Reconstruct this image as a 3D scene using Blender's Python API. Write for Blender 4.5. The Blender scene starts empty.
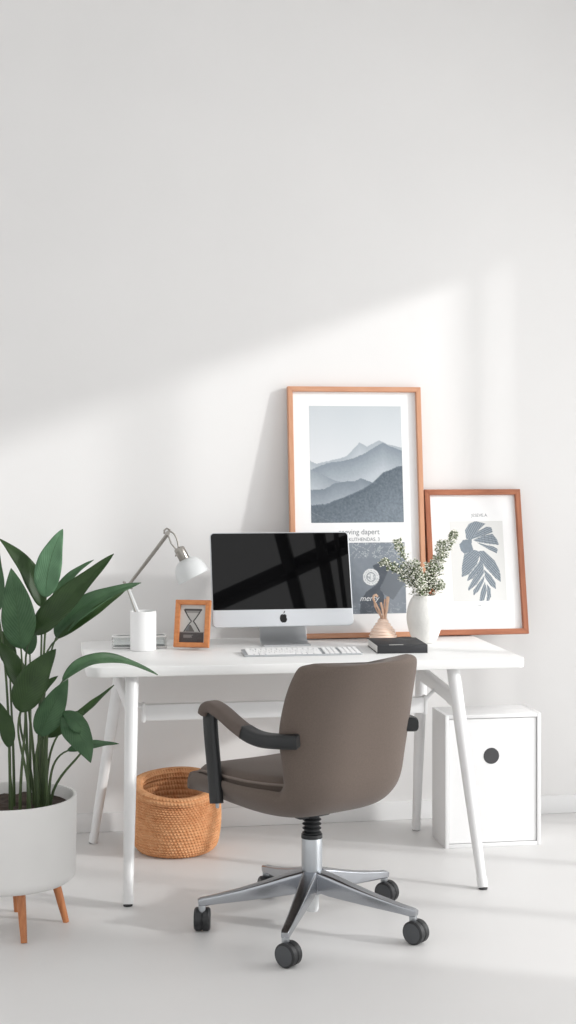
import bpy, bmesh, math, random
from mathutils import Vector, Matrix, noise
random.seed(7)
C = bpy.context.scene
COL = C.collection
PI = math.pi
def V(*a): return Vector(a if len(a) > 1 else a[0])
def rad(a): return math.radians(a)
def lin(c):
    def g(x):
        x /= 255.0
        return x / 12.92 if x <= 0.04045 else ((x + 0.055) / 1.055) ** 2.4
    return (g(c[0]), g(c[1]), g(c[2]), 1.0)
def mixc(a, b, t):
    t = max(0.0, min(1.0, t))
    return tuple(a[i] * (1 - t) + b[i] * t for i in range(3))
def smooth(a, b, x):
    t = max(0.0, min(1.0, (x - a) / (b - a)))
    return t * t * (3 - 2 * t)

# ------------------------------------------------------------------ materials
def mat(name, rgb, rough=0.5, metal=0.0, var=0.0, vscale=8.0, bump=0.0, bscale=200.0, spec=0.5, sheen=0.0, stretch=None,
        coat=0.0, rgb2=None, bdist=0.002):
    m = bpy.data.materials.new(name); m.use_nodes = True
    nt = m.node_tree; b = nt.nodes['Principled BSDF']; L = nt.links
    col = lin(rgb)
    b.inputs['Base Color'].default_value = col
    b.inputs['Roughness'].default_value = rough
    b.inputs['Metallic'].default_value = metal
    b.inputs['Specular IOR Level'].default_value = spec
    if sheen: b.inputs['Sheen Weight'].default_value = sheen
    if coat: b.inputs['Coat Weight'].default_value = coat
    tc = nt.nodes.new('ShaderNodeTexCoord'); mp = nt.nodes.new('ShaderNodeMapping')
    L.new(tc.outputs['Object'], mp.inputs['Vector'])
    if stretch: mp.inputs['Scale'].default_value = stretch
    if var or rgb2:
        n = nt.nodes.new('ShaderNodeTexNoise'); n.inputs['Scale'].default_value = vscale; n.inputs['Detail'].default_value = 5
        L.new(mp.outputs['Vector'], n.inputs['Vector'])
        r = nt.nodes.new('ShaderNodeValToRGB')
        c2 = lin(rgb2) if rgb2 else tuple(min(1, x * (1 + var)) for x in col[:3]) + (1,)
        c1 = col if rgb2 else tuple(x * (1 - var) for x in col[:3]) + (1,)
        r.color_ramp.elements[0].position = 0.3; r.color_ramp.elements[0].color = c1
        r.color_ramp.elements[1].position = 0.7; r.color_ramp.elements[1].color = c2
        L.new(n.outputs['Fac'], r.inputs['Fac']); L.new(r.outputs['Color'], b.inputs['Base Color'])
    if bump:
        n2 = nt.nodes.new('ShaderNodeTexNoise'); n2.inputs['Scale'].default_value = bscale; n2.inputs['Detail'].default_value = 3
        L.new(mp.outputs['Vector'], n2.inputs['Vector'])
        bp = nt.nodes.new('ShaderNodeBump'); bp.inputs['Strength'].default_value = bump; bp.inputs['Distance'].default_value = bdist
        L.new(n2.outputs['Fac'], bp.inputs['Height']); L.new(bp.outputs['Normal'], b.inputs['Normal'])
    return m

M = {}
M['wall'] = mat('wall_paint', (233, 232, 231), 0.85, var=0.012, vscale=2.0, bump=0.12, bscale=180, spec=0.2)
M['skirting'] = mat('skirting_paint', (232, 232, 232), 0.5, var=0.01, vscale=3)
M['floor'] = mat('floor_resin', (223, 222, 221), 0.42, var=0.015, vscale=1.5, bump=0.03, bscale=40, spec=0.4)
M['ceiling'] = mat('ceiling_paint', (229, 229, 229), 0.9, var=0.01)
M['winframe'] = mat('window_paint', (240, 240, 238), 0.5, var=0.01)
M['steel_dark'] = mat('dark_steel', (30, 31, 33), 0.5, var=0.05)
M['white'] = mat('white_lacquer', (237, 237, 236), 0.38, var=0.008, vscale=4)
M['white_metal'] = mat('white_powder_coat', (231, 231, 231), 0.35, var=0.01, vscale=10, bump=0.02, bscale=600)
M['white_edge'] = mat('desk_edge_band', (226, 227, 228), 0.45, var=0.01)
M['rubber'] = mat('dark_rubber', (60, 60, 62), 0.7, var=0.05)
M['fabric'] = mat('taupe_upholstery', (101, 90, 83), 0.9, var=0.07, vscale=260, bump=0.25, bscale=900, spec=0.2, sheen=0.12, bdist=0.001)
M['piping'] = mat('taupe_piping', (124, 112, 104), 0.8, var=0.05, vscale=100, bump=0.2, bscale=800)
M['arm_pad'] = mat('taupe_arm_leather', (90, 78, 71), 0.55, var=0.06, vscale=30, bump=0.1, bscale=300)
M['black'] = mat('black_plastic', (25, 27, 29), 0.42, var=0.05, vscale=40, bump=0.05, bscale=400)
M['alu'] = mat('polished_aluminium', (174, 177, 182), 0.24, metal=1.0, var=0.03, vscale=12)
M['alu_satin'] = mat('satin_aluminium', (186, 190, 194), 0.38, metal=0.85, var=0.02, vscale=12)
M['wheel'] = mat('black_wheel', (34, 35, 37), 0.5, var=0.06, vscale=30)
M['wheel_disc'] = mat('grey_wheel_disc', (70, 72, 75), 0.4, var=0.05, vscale=30)
M['sleeve'] = mat('pale_plastic_sleeve', (215, 217, 218), 0.4, var=0.02)
M['monitor_body'] = mat('silver_monitor_shell', (203, 206, 210), 0.4, metal=0.2, var=0.01)
M['monitor_back'] = mat('monitor_back_shell', (205, 208, 212), 0.35, metal=0.5, var=0.01)
M['screen'] = mat('black_screen_glass', (9, 9, 10), 0.02, var=0.02, spec=0.3)
M['logo'] = mat('black_emblem', (10, 10, 11), 0.2, var=0.02)
M['stand'] = mat('stand_aluminium', (186, 188, 190), 0.4, metal=0.5, var=0.02)
M['key'] = mat('white_keys', (242, 242, 242), 0.5, var=0.01)
M['kb_base'] = mat('keyboard_aluminium', (188, 191, 194), 0.4, metal=0.4, var=0.02)
M['oak'] = mat('orange_oak_frame', (212, 160, 128), 0.5, vscale=9, rgb2=(198, 142, 110), stretch=(14, 14, 1.2), bump=0.06, bscale=60)
M['oak_h'] = mat('orange_oak_frame_rail', (212, 160, 128), 0.5, vscale=9, rgb2=(198, 142, 110), stretch=(1.2, 14, 14), bump=0.06, bscale=60)
M['walnut'] = mat('brown_wood_frame', (176, 112, 80), 0.5, vscale=9, rgb2=(154, 92, 64), stretch=(14, 14, 1.2), bump=0.06, bscale=60)
M['walnut_h'] = mat('brown_wood_frame_rail', (176, 112, 80), 0.5, vscale=9, rgb2=(154, 92, 64), stretch=(1.2, 14, 14), bump=0.06, bscale=60)
M['cherry'] = mat('cherry_photo_frame', (206, 138, 86), 0.45, vscale=12, rgb2=(190, 118, 70), stretch=(3, 3, 9), bump=0.05, bscale=80)
M['leg_wood'] = mat('planter_leg_wood', (192, 126, 80), 0.45, vscale=10, rgb2=(168, 102, 60), stretch=(12, 12, 1.5), bump=0.04, bscale=90)
M['mat_board'] = mat('white_mat_board', (243, 243, 243), 0.8, var=0.008, vscale=20)
M['backing'] = mat('brown_backing_board', (150, 122, 98), 0.8, var=0.05)
M['ink'] = mat('grey_print_ink', (142, 144, 148), 0.8, var=0.04, vscale=50)
M['ink_dark'] = mat('dark_grey_print_ink', (86, 88, 94), 0.8, var=0.04, vscale=50)
M['ink_white'] = mat('white_print_ink', (236, 238, 240), 0.8, var=0.02, vscale=50)
M['ceramic'] = mat('rough_white_ceramic', (236, 235, 231), 0.75, var=0.015, vscale=40, bump=0.5, bscale=110, spec=0.25, bdist=0.003)
M['pot'] = mat('matt_white_planter', (226, 225, 223), 0.6, var=0.012, vscale=8, bump=0.05, bscale=300)
M['soil'] = mat('dark_soil', (58, 46, 38), 0.95, var=0.35, vscale=60, bump=0.8, bscale=80)
M['stem'] = mat('plant_stem', (74, 92, 52), 0.5, vscale=25, rgb2=(50, 68, 40), stretch=(3, 3, 0.6))
M['book'] = mat('black_book_cloth', (44, 45, 48), 0.55, var=0.06, vscale=60, bump=0.1, bscale=700)
M['pages'] = mat('book_pages', (228, 227, 224), 0.8, var=0.06, vscale=20, stretch=(1, 1, 60))
M['tab'] = mat('grey_label', (178, 178, 176), 0.6, var=0.03)
M['peach'] = mat('peach_ceramic', (250, 224, 206), 0.6, var=0.04, vscale=30, bump=0.1, bscale=200)
M['dried'] = mat('dried_stalk', (240, 208, 184), 0.8, vscale=40, rgb2=(216, 174, 146), bump=0.2, bscale=300)
M['sprig_leaf'] = mat('sage_sprig_leaf', (130, 145, 106), 0.6, vscale=30, rgb2=(88, 106, 68))
M['sprig_stem'] = mat('sprig_stem', (96, 104, 70), 0.6, var=0.1, vscale=40)
M['blossom'] = mat('cream_blossom', (238, 238, 226), 0.7, var=0.03, vscale=60)
M['lamp_white'] = mat('lamp_enamel', (208, 210, 210), 0.42, var=0.01, vscale=10)
M['lamp_base'] = mat('lamp_base_enamel', (240, 240, 240), 0.5, var=0.01, vscale=10)
M['nickel'] = mat('brushed_nickel', (160, 156, 150), 0.28, metal=0.95, var=0.05, vscale=30)
M['bulb'] = mat('frosted_bulb', (240, 238, 230), 0.4, var=0.01)
M['box'] = mat('white_storage_paint', (233, 233, 233), 0.5, var=0.008, vscale=5)
M['box_panel'] = mat('white_storage_panel', (237, 237, 237), 0.45, var=0.006, vscale=5)
M['hole'] = mat('dark_hole_lining', (72, 72, 74), 0.8, var=0.03)
M['leather'] = mat('dark_leather_tab', (70, 42, 30), 0.6, var=0.1, vscale=40)

def straw():
    m = mat('woven_straw', (222, 170, 126), 0.75, vscale=45, rgb2=(204, 144, 98), bump=0.35, bscale=260, spec=0.25)
    return m
M['straw'] = straw()

def acrylic():
    m = mat('clear_acrylic', (245, 248, 248), 0.04, var=0.01, spec=0.5)
    b = m.node_tree.nodes['Principled BSDF']
    b.inputs['Transmission Weight'].default_value = 1.0; b.inputs['IOR'].default_value = 1.2
    return m
M['acrylic'] = acrylic()

def leaf_mat(name, c1, c2, vein):
    m = bpy.data.materials.new(name); m.use_nodes = True
    nt = m.node_tree; L = nt.links; b = nt.nodes['Principled BSDF']
    uv = nt.nodes.new('ShaderNodeUVMap'); uv.uv_map = 'leaf'
    sep = nt.nodes.new('ShaderNodeSeparateXYZ'); L.new(uv.outputs['UV'], sep.inputs[0])
    def mth(op, a, bb=None, cc=None):
        n = nt.nodes.new('ShaderNodeMath'); n.operation = op
        for i, x in enumerate((a, bb, cc)):
            if x is None: continue
            if isinstance(x, (int, float)): n.inputs[i].default_value = x
            else: L.new(x, n.inputs[i])
        return n.outputs[0]
    ax = mth('ABSOLUTE', mth('SUBTRACT', sep.outputs['X'], 0.5))
    ph = mth('ADD', mth('MULTIPLY', sep.outputs['Y'], 95.0), mth('MULTIPLY', ax, -70.0))
    lat = mth('MULTIPLY', mth('SINE', ph), 0.5)
    lat = mth('ADD', lat, 0.5)
    mid = mth('LESS_THAN', ax, 0.018)
    n = nt.nodes.new('ShaderNodeTexNoise'); n.inputs['Scale'].default_value = 18; n.inputs['Detail'].default_value = 4
    tc = nt.nodes.new('ShaderNodeTexCoord'); L.new(tc.outputs['Object'], n.inputs['Vector'])
    f = mth('ADD', mth('MULTIPLY', n.outputs['Fac'], 0.8), mth('MULTIPLY', lat, 0.18))
    r = nt.nodes.new('ShaderNodeValToRGB')
    r.color_ramp.elements[0].position = 0.25; r.color_ramp.elements[0].color = lin(c1)
    r.color_ramp.elements[1].position = 0.75; r.color_ramp.elements[1].color = lin(c2)
    L.new(f, r.inputs['Fac'])
    mx = nt.nodes.new('ShaderNodeMix'); mx.data_type = 'RGBA'
    L.new(mid, mx.inputs[0]); L.new(r.outputs['Color'], mx.inputs[6]); mx.inputs[7].default_value = lin(vein)
    L.new(mx.outputs[2], b.inputs['Base Color'])
    b.inputs['Roughness'].default_value = 0.46; b.inputs['Specular IOR Level'].default_value = 0.35
    bp = nt.nodes.new('ShaderNodeBump'); bp.inputs['Strength'].default_value = 0.25; bp.inputs['Distance'].default_value = 0.001
    L.new(lat, bp.inputs['Height']); L.new(bp.outputs['Normal'], b.inputs['Normal'])
    return m
M['leaf'] = leaf_mat('green_leaf', (44, 74, 46), (72, 104, 70), (54, 82, 52))
M['leaf_pale'] = leaf_mat('pale_green_leaf', (74, 112, 80), (106, 144, 110), (70, 104, 72))
M['leaf_dark'] = leaf_mat('dark_green_leaf', (32, 54, 22), (50, 76, 34), (42, 66, 30))

def art_mat():
    m = bpy.data.materials.new('printed_paper'); m.use_nodes = True
    nt = m.node_tree; b = nt.nodes['Principled BSDF']
    a = nt.nodes.new('ShaderNodeAttribute'); a.attribute_name = 'ink'
    nt.links.new(a.outputs['Color'], b.inputs['Base Color'])
    b.inputs['Roughness'].default_value = 0.7; b.inputs['Specular IOR Level'].default_value = 0.25
    return m
M['art'] = art_mat()

# ------------------------------------------------------------------ mesh helpers
class MB:
    def __init__(s): s.bm = bmesh.new()
    def _merge(s, b2, mtx=None):
        if mtx is not None: bmesh.ops.transform(b2, matrix=mtx, verts=b2.verts)
        me = bpy.data.meshes.new('tmp'); b2.to_mesh(me); b2.free(); s.bm.from_mesh(me); bpy.data.meshes.remove(me)
    def box(s, c, size, bevel=0.0, rot=None, seg=2):
        b = bmesh.new(); bmesh.ops.create_cube(b, size=1)
        bmesh.ops.scale(b, vec=Vector(size), verts=b.verts)
        if bevel: bmesh.ops.bevel(b, geom=list(b.edges), offset=bevel, segments=seg, affect='EDGES', profile=0.5)
        mt = Matrix.Translation(Vector(c)) @ (rot if rot is not None else Matrix.Identity(4))
        s._merge(b, mt); return s
    def loft(s, rings, cap0=True, cap1=True, closed=True):
        vs = [[s.bm.verts.new(p) for p in r] for r in rings]
        n = len(vs[0]); e = n if closed else n - 1
        for i in range(len(vs) - 1):
            for j in range(e):
                k = (j + 1) % n
                s.bm.faces.new((vs[i][j], vs[i][k], vs[i + 1][k], vs[i + 1][j]))
        if cap0 and closed: s.bm.faces.new(list(reversed(vs[0])))
        if cap1 and closed: s.bm.faces.new(vs[-1])
        return s
    def lathe(s, prof, seg=48, c=(0, 0, 0), fn=None, mtx=None):
        rings = []
        for (r, z) in prof:
            ring = []
            for j in range(seg):
                a = 2 * PI * j / seg
                p = Vector((r * math.cos(a), r * math.sin(a), z))
                if fn: p = fn(p, a, r, z)
                if mtx is not None: p = mtx @ p
                ring.append(p + Vector(c))
            rings.append(ring)
        return s.loft(rings)
    def tube(s, path, r, seg=12, closed_ends=True):
        path = [Vector(p) for p in path]
        n = len(path)
        rr = r if isinstance(r, (list, tuple)) else [r] * n
        rings = []; ref = None
        for i, p in enumerate(path):
            t = (path[min(i + 1, n - 1)] - path[max(i - 1, 0)]).normalized()
            if ref is None:
                ref = t.orthogonal().normalized()
            ref = (ref - t * ref.dot(t)).normalized()
            bi = t.cross(ref)
            rings.append([p + (ref * math.cos(2 * PI * j / seg) + bi * math.sin(2 * PI * j / seg)) * rr[i] for j in range(seg)])
        return s.loft(rings, closed_ends, closed_ends)
    def sweep(s, path, hw, ht, up=(0, 0, 1), e=4.0, seg=20):
        """rounded rectangular bar along a path; hw half width sideways, ht half thickness along up"""
        path = [Vector(p) for p in path]; n = len(path); up = Vector(up)
        hw = hw if isinstance(hw, (list, tuple)) else [hw] * n
        ht = ht if isinstance(ht, (list, tuple)) else [ht] * n
        rings = []
        for i, p in enumerate(path):
            t = (path[min(i + 1, n - 1)] - path[max(i - 1, 0)]).normalized()
            sd = t.cross(up).normalized(); nn = sd.cross(t).normalized()
            ring = []
            for j in range(seg):
                a = 2 * PI * (j + .5) / seg; ca, sa = math.cos(a), math.sin(a)
                x = math.copysign(abs(ca) ** (2 / e), ca) * hw[i]; y = math.copysign(abs(sa) ** (2 / e), sa) * ht[i]
                ring.append(p + sd * x + nn * y)
            rings.append(ring)
        return s.loft(rings)
    def prism(s, poly, y0, y1):
        """outline in X,Z extruded from y0 to y1"""
        f = [s.bm.verts.new((p[0], y0, p[1])) for p in poly]; b = [s.bm.verts.new((p[0], y1, p[1])) for p in poly]
        n = len(poly)
        s.bm.faces.new(f); s.bm.faces.new(list(reversed(b)))
        for i in range(n): s.bm.faces.new((f[i], b[i], b[(i + 1) % n], f[(i + 1) % n]))
        return s
    def xf(s, mtx): bmesh.ops.transform(s.bm, matrix=mtx, verts=s.bm.verts); return s

def obj(name, mb, m, parent=None, smooth_angle=35, mods=None):
    bm = mb.bm if isinstance(mb, MB) else mb
    bmesh.ops.recalc_face_normals(bm, faces=bm.faces)
    me = bpy.data.meshes.new(name); bm.to_mesh(me); bm.free()
    ms = m if isinstance(m, (list, tuple)) else [m]
    for x in ms: me.materials.append(x)
    me.shade_smooth(); me.set_sharp_from_angle(angle=rad(smooth_angle))
    o = bpy.data.objects.new(name, me); COL.objects.link(o)
    if parent: o.parent = parent
    return o
def tag(o, label, cat, group=None):
    o['label'] = label; o['category'] = cat
    if group: o['group'] = group
    return o
def thing(name, label, cat, loc=(0, 0, 0), rz=0.0, group=None, rx=0.0):
    o = bpy.data.objects.new(name, None); COL.objects.link(o)
    o.empty_display_size = 0.1
    o.location = loc; o.rotation_euler = (rx, 0, rz)
    return tag(o, label, cat, group)
def struct(name, mb, m):
    o = obj(name, mb, m); o['kind'] = 'structure'; return o
def subsurf(o, n=1):
    md = o.modifiers.new('sub', 'SUBSURF'); md.levels = n; md.render_levels = n; return o
def catmull(pts, per=8):
    pts = [tuple(p) for p in pts]; out = []; n = len(pts)
    for i in range(n - 1):
        p0 = pts[max(i - 1, 0)]; p1 = pts[i]; p2 = pts[i + 1]; p3 = pts[min(i + 2, n - 1)]
        for k in range(per):
            t = k / per
            out.append(tuple(0.5 * (2 * b + (c - a) * t + (2 * a - 5 * b + 4 * c - d) * t * t + (3 * b - a - 3 * c + d) * t ** 3)
                             for a, b, c, d in zip(p0, p1, p2, p3)))
    out.append(pts[-1]); return out
def rrect(w, d, r, seg=8, cx=0, cy=0):
    """rounded rectangle outline; r one radius or four (front-left, front-right, back-right, back-left)"""
    rs = r if isinstance(r, (list, tuple)) else [r] * 4
    out = []
    for (sx, sy, a0, q) in ((-1, -1, PI, rs[0]), (1, -1, 1.5 * PI, rs[1]), (1, 1, 0, rs[2]), (-1, 1, .5 * PI, rs[3])):
        for k in range(seg + 1):
            a = a0 + .5 * PI * k / seg
            out.append((cx + sx * (w / 2 - q) + q * math.cos(a), cy + sy * (d / 2 - q) + q * math.sin(a)))
    return out
def slab(outline, z0, z1, bev=0.003):
    """horizontal plate with softened edges"""
    def off(d):
        n = len(outline); res = []
        for i in range(n):
            a = Vector(outline[i - 1]); b = Vector(outline[(i + 1) % n]); t = (b - a).normalized()
            nn = Vector((-t.y, t.x)); p = Vector(outline[i]) + nn * d; res.append(p)
        return res
    mb = MB(); rings = []
    for d, z in ((bev, z0), (bev * .3, z0 + bev * .3), (0, z0 + bev), (0, z1 - bev), (bev * .3, z1 - bev * .3), (bev, z1)):
        rings.append([(p.x, p.y, z) for p in off(d)])
    return mb.loft(rings)
def text(name, body, size, m, parent, loc, extrude=0.0002, shear=0.0, align='LEFT', sx=1.0):
    cu = bpy.data.curves.new(name, 'FONT'); cu.body = body; cu.size = size; cu.extrude = extrude; cu.shear = shear; cu.align_x = align
    cu.materials.append(m)
    t_ = bpy.data.objects.new(name, cu); COL.objects.link(t_)
    me = bpy.data.meshes.new_from_object(t_.evaluated_get(bpy.context.evaluated_depsgraph_get())); me.name = name
    bpy.data.objects.remove(t_); bpy.data.curves.remove(cu)
    me.transform(Matrix.Translation(loc) @ Matrix.Rotation(PI / 2, 4, 'X') @ Matrix.Diagonal((sx, 1, 1, 1)))
    o = bpy.data.objects.new(name, me); COL.objects.link(o); o.parent = parent
    return o
def art(name, w, h, nx, ny, fn, parent, x0, z1, y):
    """a printed sheet: fine grid facing -Y, ink colour per point; u to the right, v down"""
    bm = bmesh.new(); cols = []
    vs = []
    for j in range(ny + 1):
        row = []
        for i in range(nx + 1):
            u, v = i / nx, j / ny
            row.append(bm.verts.new((x0 + u * w, y, z1 - v * h))); cols.append(fn(u, v))
        vs.append(row)
    for j in range(ny):
        for i in range(nx): bm.faces.new((vs[j][i], vs[j + 1][i], vs[j + 1][i + 1], vs[j][i + 1]))
    me = bpy.data.meshes.new(name); bm.to_mesh(me); bm.free()
    at = me.color_attributes.new('ink', 'FLOAT_COLOR', 'POINT')
    flat = []
    for c in cols: flat.extend(lin(c))
    at.data.foreach_set('color', flat)
    me.materials.append(M['art'])
    o = bpy.data.objects.new(name, me); COL.objects.link(o); o.parent = parent
    return o
def inpoly(x, y, poly):
    c = False; n = len(poly); j = n - 1
    for i in range(n):
        xi, yi = poly[i]; xj, yj = poly[j]
        if (yi > y) != (yj > y) and x < (xj - xi) * (y - yi) / (yj - yi) + xi: c = not c
        j = i
    return c
def interp(pts, x):
    if x <= pts[0][0]: return pts[0][1]
    for (a, b), (c, d) in zip(pts, pts[1:]):
        if x <= c: return b + (d - b) * (x - a) / (c - a)
    return pts[-1][1]

# ------------------------------------------------------------------ camera, light
WALL_Y = 5.70
cam = bpy.data.cameras.new('camera'); co = bpy.data.objects.new('camera', cam); COL.objects.link(co)
co.location = (0, 0, 1.43); co.rotation_euler = (PI / 2, 0, -math.atan(247 / 1490))
cam.sensor_fit = 'VERTICAL'; cam.sensor_height = 36; cam.sensor_width = 36 * 576 / 1024
cam.lens = 1490 / 1024 * 36; cam.shift_y = -57 / 1024; cam.clip_start = 0.05
C.camera = co
vs = C.view_settings
vs.view_transform = 'Standard'; vs.look = 'None'; vs.gamma = 1.0; vs.use_curve_mapping = False; vs.exposure = 0.0

w = bpy.data.worlds.new('sky'); C.world = w; w.use_nodes = True
bg = w.node_tree.nodes['Background']; bg.inputs['Color'].default_value = (1.0, 1.0, 1.0, 1); bg.inputs['Strength'].default_value = 1.1
sun = bpy.data.lights.new('sun', 'SUN'); sun.energy = 1.8; sun.angle = rad(2.8); sun.color = (1.0, 0.995, 0.985)
so = bpy.data.objects.new('sun', sun); COL.objects.link(so)
so.rotation_euler = Vector((-1, 0.5, -0.36)).to_track_quat('-Z', 'Y').to_euler(); so.location = (6, 2, 4)
WX = 2.9          # inner face of the right wall
al = bpy.data.lights.new('window_daylight', 'AREA'); al.shape = 'RECTANGLE'; al.size = 2.4; al.size_y = 2.1; al.energy = 45
al.color = (1.0, 1.0, 1.0)
ao = bpy.data.objects.new('window_daylight', al); COL.objects.link(ao); ao.location = (WX + 0.45, 4.0, 1.5); ao.rotation_euler = (0, PI / 2, 0)

# ------------------------------------------------------------------ the room
struct('floor', MB().box((0.4, 2.2, -0.05), (9.0, 8.0, 0.1)), M['floor'])
struct('wall_back', MB().box((0.4, WALL_Y + 0.1, 1.75), (9.0, 0.2, 3.5)), M['wall'])
sk = MB().box((0.4 - 0.8, WALL_Y - 0.007, 0.036), (6.59, 0.014, 0.072), 0.003)
struct('baseboard_back', sk, M['skirting'])
SK = (-0.7, 2.7, -0.6, 3.4)      # unseen skylight opening, added for top light and screen reflection: x0 x1 y0 y1
cl = MB()
for (xa, xb, ya, yb) in ((-4.1, SK[0], -1.8, 5.9), (SK[1], 4.9, -1.8, 5.9), (SK[0], SK[1], SK[3], 5.9), (SK[0], SK[1], -1.8, SK[2])):
    cl.box(((xa + xb) / 2, (ya + yb) / 2, 3.6), (xb - xa, yb - ya, 0.2))
struct('ceiling', cl, M['ceiling'])
sb_ = MB()
for (bx_, by_, wd, ln, an) in ((1.785, 0.83, 0.085, 4.4, 15), (2.045, 0.83, 0.08, 4.3, 14), (2.155, 0.83, 0.035, 4.3, 13), (1.72, 0.78, 0.095, 2.9, -45.5)):
    sb_.box((bx_, by_, 3.6), (wd, ln, 0.10), 0.004, Matrix.Rotation(rad(an), 4, 'Z'))
struct('reflection_bars', sb_, M['steel_dark'])  # unseen dark skylight bars, added and angled to show as reflections in the screen
# right wall with one tall window whose bars shape the sun
WY0, WY1, WZ0, WZ1 = 3.05, 5.16, 0.22, 2.66
rw = MB()
for (ya, yb, za, zb) in ((-1.8, WY0, 0, 3.5), (WY1, WALL_Y, 0, 3.5), (WY0, WY1, 0, WZ0), (WY0, WY1, WZ1, 3.5)):
    rw.box((WX + 0.1, (ya + yb) / 2, (za + zb) / 2), (0.2, yb - ya, zb - za))
struct('wall_right', rw, M['wall'])
wn = MB()
for y in (WY0 + .02, 3.72, 4.40, 5.05, WY1 - .01): wn.box((WX + 0.1, y, (WZ0 + WZ1) / 2), (0.06, 0.05, WZ1 - WZ0), 0.004)
for z in (WZ0 + .02, WZ1 - .02): wn.box((WX + 0.1, (WY0 + WY1) / 2, z), (0.06, WY1 - WY0, 0.05), 0.004)
struct('window_1', wn, M['winframe'])
struct('baseboard_right', MB().box((WX - 0.007, (WALL_Y - 1.8) / 2, 0.036), (0.014, WALL_Y + 1.8 - 0.03, 0.072), 0.003), M['skirting'])

# ------------------------------------------------------------------ desk
DZ = 0.73
desk = thing('desk', 'white writing desk with rounded corners and splayed tubular legs', 'desk', (0.89, 5.3, 0))
DX0, DX1, DY0, DY1 = 0.147, 1.652, 4.938, 5.655
cx, cy = (DX0 + DX1) / 2 - 0.89, (DY0 + DY1) / 2 - 5.3
obj('desktop', slab(rrect(DX1 - DX0, DY1 - DY0, (0.055, 0.03, 0.02, 0.03), 10, cx, cy), DZ - 0.034, DZ, 0.004), M['white'], desk)
def L_(x, y, z): return Vector((x - 0.89, y - 5.3, z))
legs = {'fl': ((0.276, 4.862, DZ - .034), (0.272, 4.744, 0)), 'fr': ((1.368, 4.850, DZ - .034), (1.437, 4.738, 0)),
        'bl': ((0.292, 5.43, DZ - .034), (0.189, 5.535, 0)), 'br': ((1.411, 5.43, DZ - .034), (1.411, 5.526, 0))}
legs['fl'] = ((0.300, 5.0, DZ - .034), (0.272, 4.744, 0)); legs['fr'] = ((1.408, 5.0, DZ - .034), (1.437, 4.738, 0))
for k, (a, b) in legs.items():
    a, b = L_(*a), L_(*b)
    d = b - a
    foot_t = 1 - 0.035 / abs(d.z)
    lg = obj('leg', MB().tube([a + d * t for t in (0, .3, .6, .85, foot_t)], [.0225, .0218, .0195, .0168, .0155], 24), M['white_metal'], desk)
    obj('foot_cap', MB().tube([a + d * foot_t, a + d * (foot_t + .008), a + d * 0.994], [.0168, .0178, .0165], 24), M['white_metal'], lg)
    obj('glide', MB().lathe([(.011, 0), (.0145, 0.0008), (.0145, .006), (.011, .007)], 20, (b.x, b.y, 0)), M['rubber'], lg)
def on_leg(k, z):
    a, b = legs[k]; t = (a[2] - z) / a[2]
    return L_(*[a[i] + (b[i] - a[i]) * t for i in range(3)])
for ka, kb in (('fr', 'br'), ('fl', 'bl')):
    p0, p1 = on_leg(kb, 0.61), on_leg(ka, 0.585)
    br = obj('side_brace', MB().sweep([p0 + (p1 - p0) * t for t in (0, .25, .5, .75, 1)], .015, [.027, .026, .025, .025, .026]), M['white_metal'], desk)
    q = p1 + (p0 - p1) * .17
    obj('brace_collar', MB().sweep([p1, q], .0165, .0285), M['white_metal'], br)
xb0, xb1 = 0.352, 1.36
obj('crossbar', MB().box(L_((xb0 + xb1) / 2, 5.2, .534), (xb1 - xb0, .03, .056), .004), M['white_metal'], desk)
for x in (xb0, xb1):
    obj('bar_end_plate', MB().box(L_(x, 5.2, .534), (.012, .036, .066), .003).tube([L_(x, 5.2, .55), L_(0.278 if x < 1 else 1.41, 5.22, .592)], .007, 10), M['white_metal'], desk)

# ------------------------------------------------------------------ swivel chair
CH = (0.812, 4.455, 0); CPSI = rad(27)
chair = thing('office_chair', 'taupe upholstered swivel chair with black arms and five-star base', 'office chair', CH, CPSI)
# bucket shell: profile in Y,Z with half width, edge rise, thickness
prof = [(.268, .456, .236, .004, .020), (.270, .430, .248, .008, .030), (.264, .400, .256, .018, .036), (.240, .380, .262, .040, .040), (.185, .374, .266, .060, .040), (.08, .366, .270, .072, .038), (-.06, .364, .264, .076, .036),
        (-.165, .376, .240, .068, .036), (-.226, .412, .216, .048, .038), (-.254, .470, .210, .036, .040), (-.262, .54, .220, .038, .040),
        (-.274, .63, .234, .046, .038), (-.294, .72, .232, .046, .034), (-.316, .79, .222, .042, .030), (-.326, .818, .206, .040, .024), (-.330, .832, .172, .038, .012)]
prof = catmull(prof, 5)
NU = 20
rings = []
for i, (y, z, W, E, T) in enumerate(prof):
    a = prof[max(i - 1, 0)]; b = prof[min(i + 1, len(prof) - 1)]
    t = Vector((b[0] - a[0], b[1] - a[1])).normalized()      # runs front to back then up
    nrm = Vector((t.y, -t.x))                                # inward: up for the seat, forward for the back
    ring = []
    def pt(u, extra, wscale=1.0):
        e = E * abs(u) ** 4.5 + extra
        return Vector((u * W * wscale, y + nrm.x * e, z + nrm.y * e))
    for k in range(NU + 1):
        u = -1 + 2 * k / NU; u = math.sin(u * PI / 2) * .35 + u * .65
        ring.append(pt(u, 0))
    ring.append(pt(1, T * .5, 1.012))
    for k in range(NU + 1):
        u = 1 - 2 * k / NU; u = math.sin(u * PI / 2) * .35 + u * .65
        ring.append(pt(u, T, .985))
    ring.append(pt(-1, T * .5, 1.012))
    rings.append(ring)
BO = Matrix.Translation((-.0270, .0138, 0))
sh = obj('bucket_shell', MB().loft(rings).xf(BO), M['fabric'], chair, 60); subsurf(sh, 1)
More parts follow.
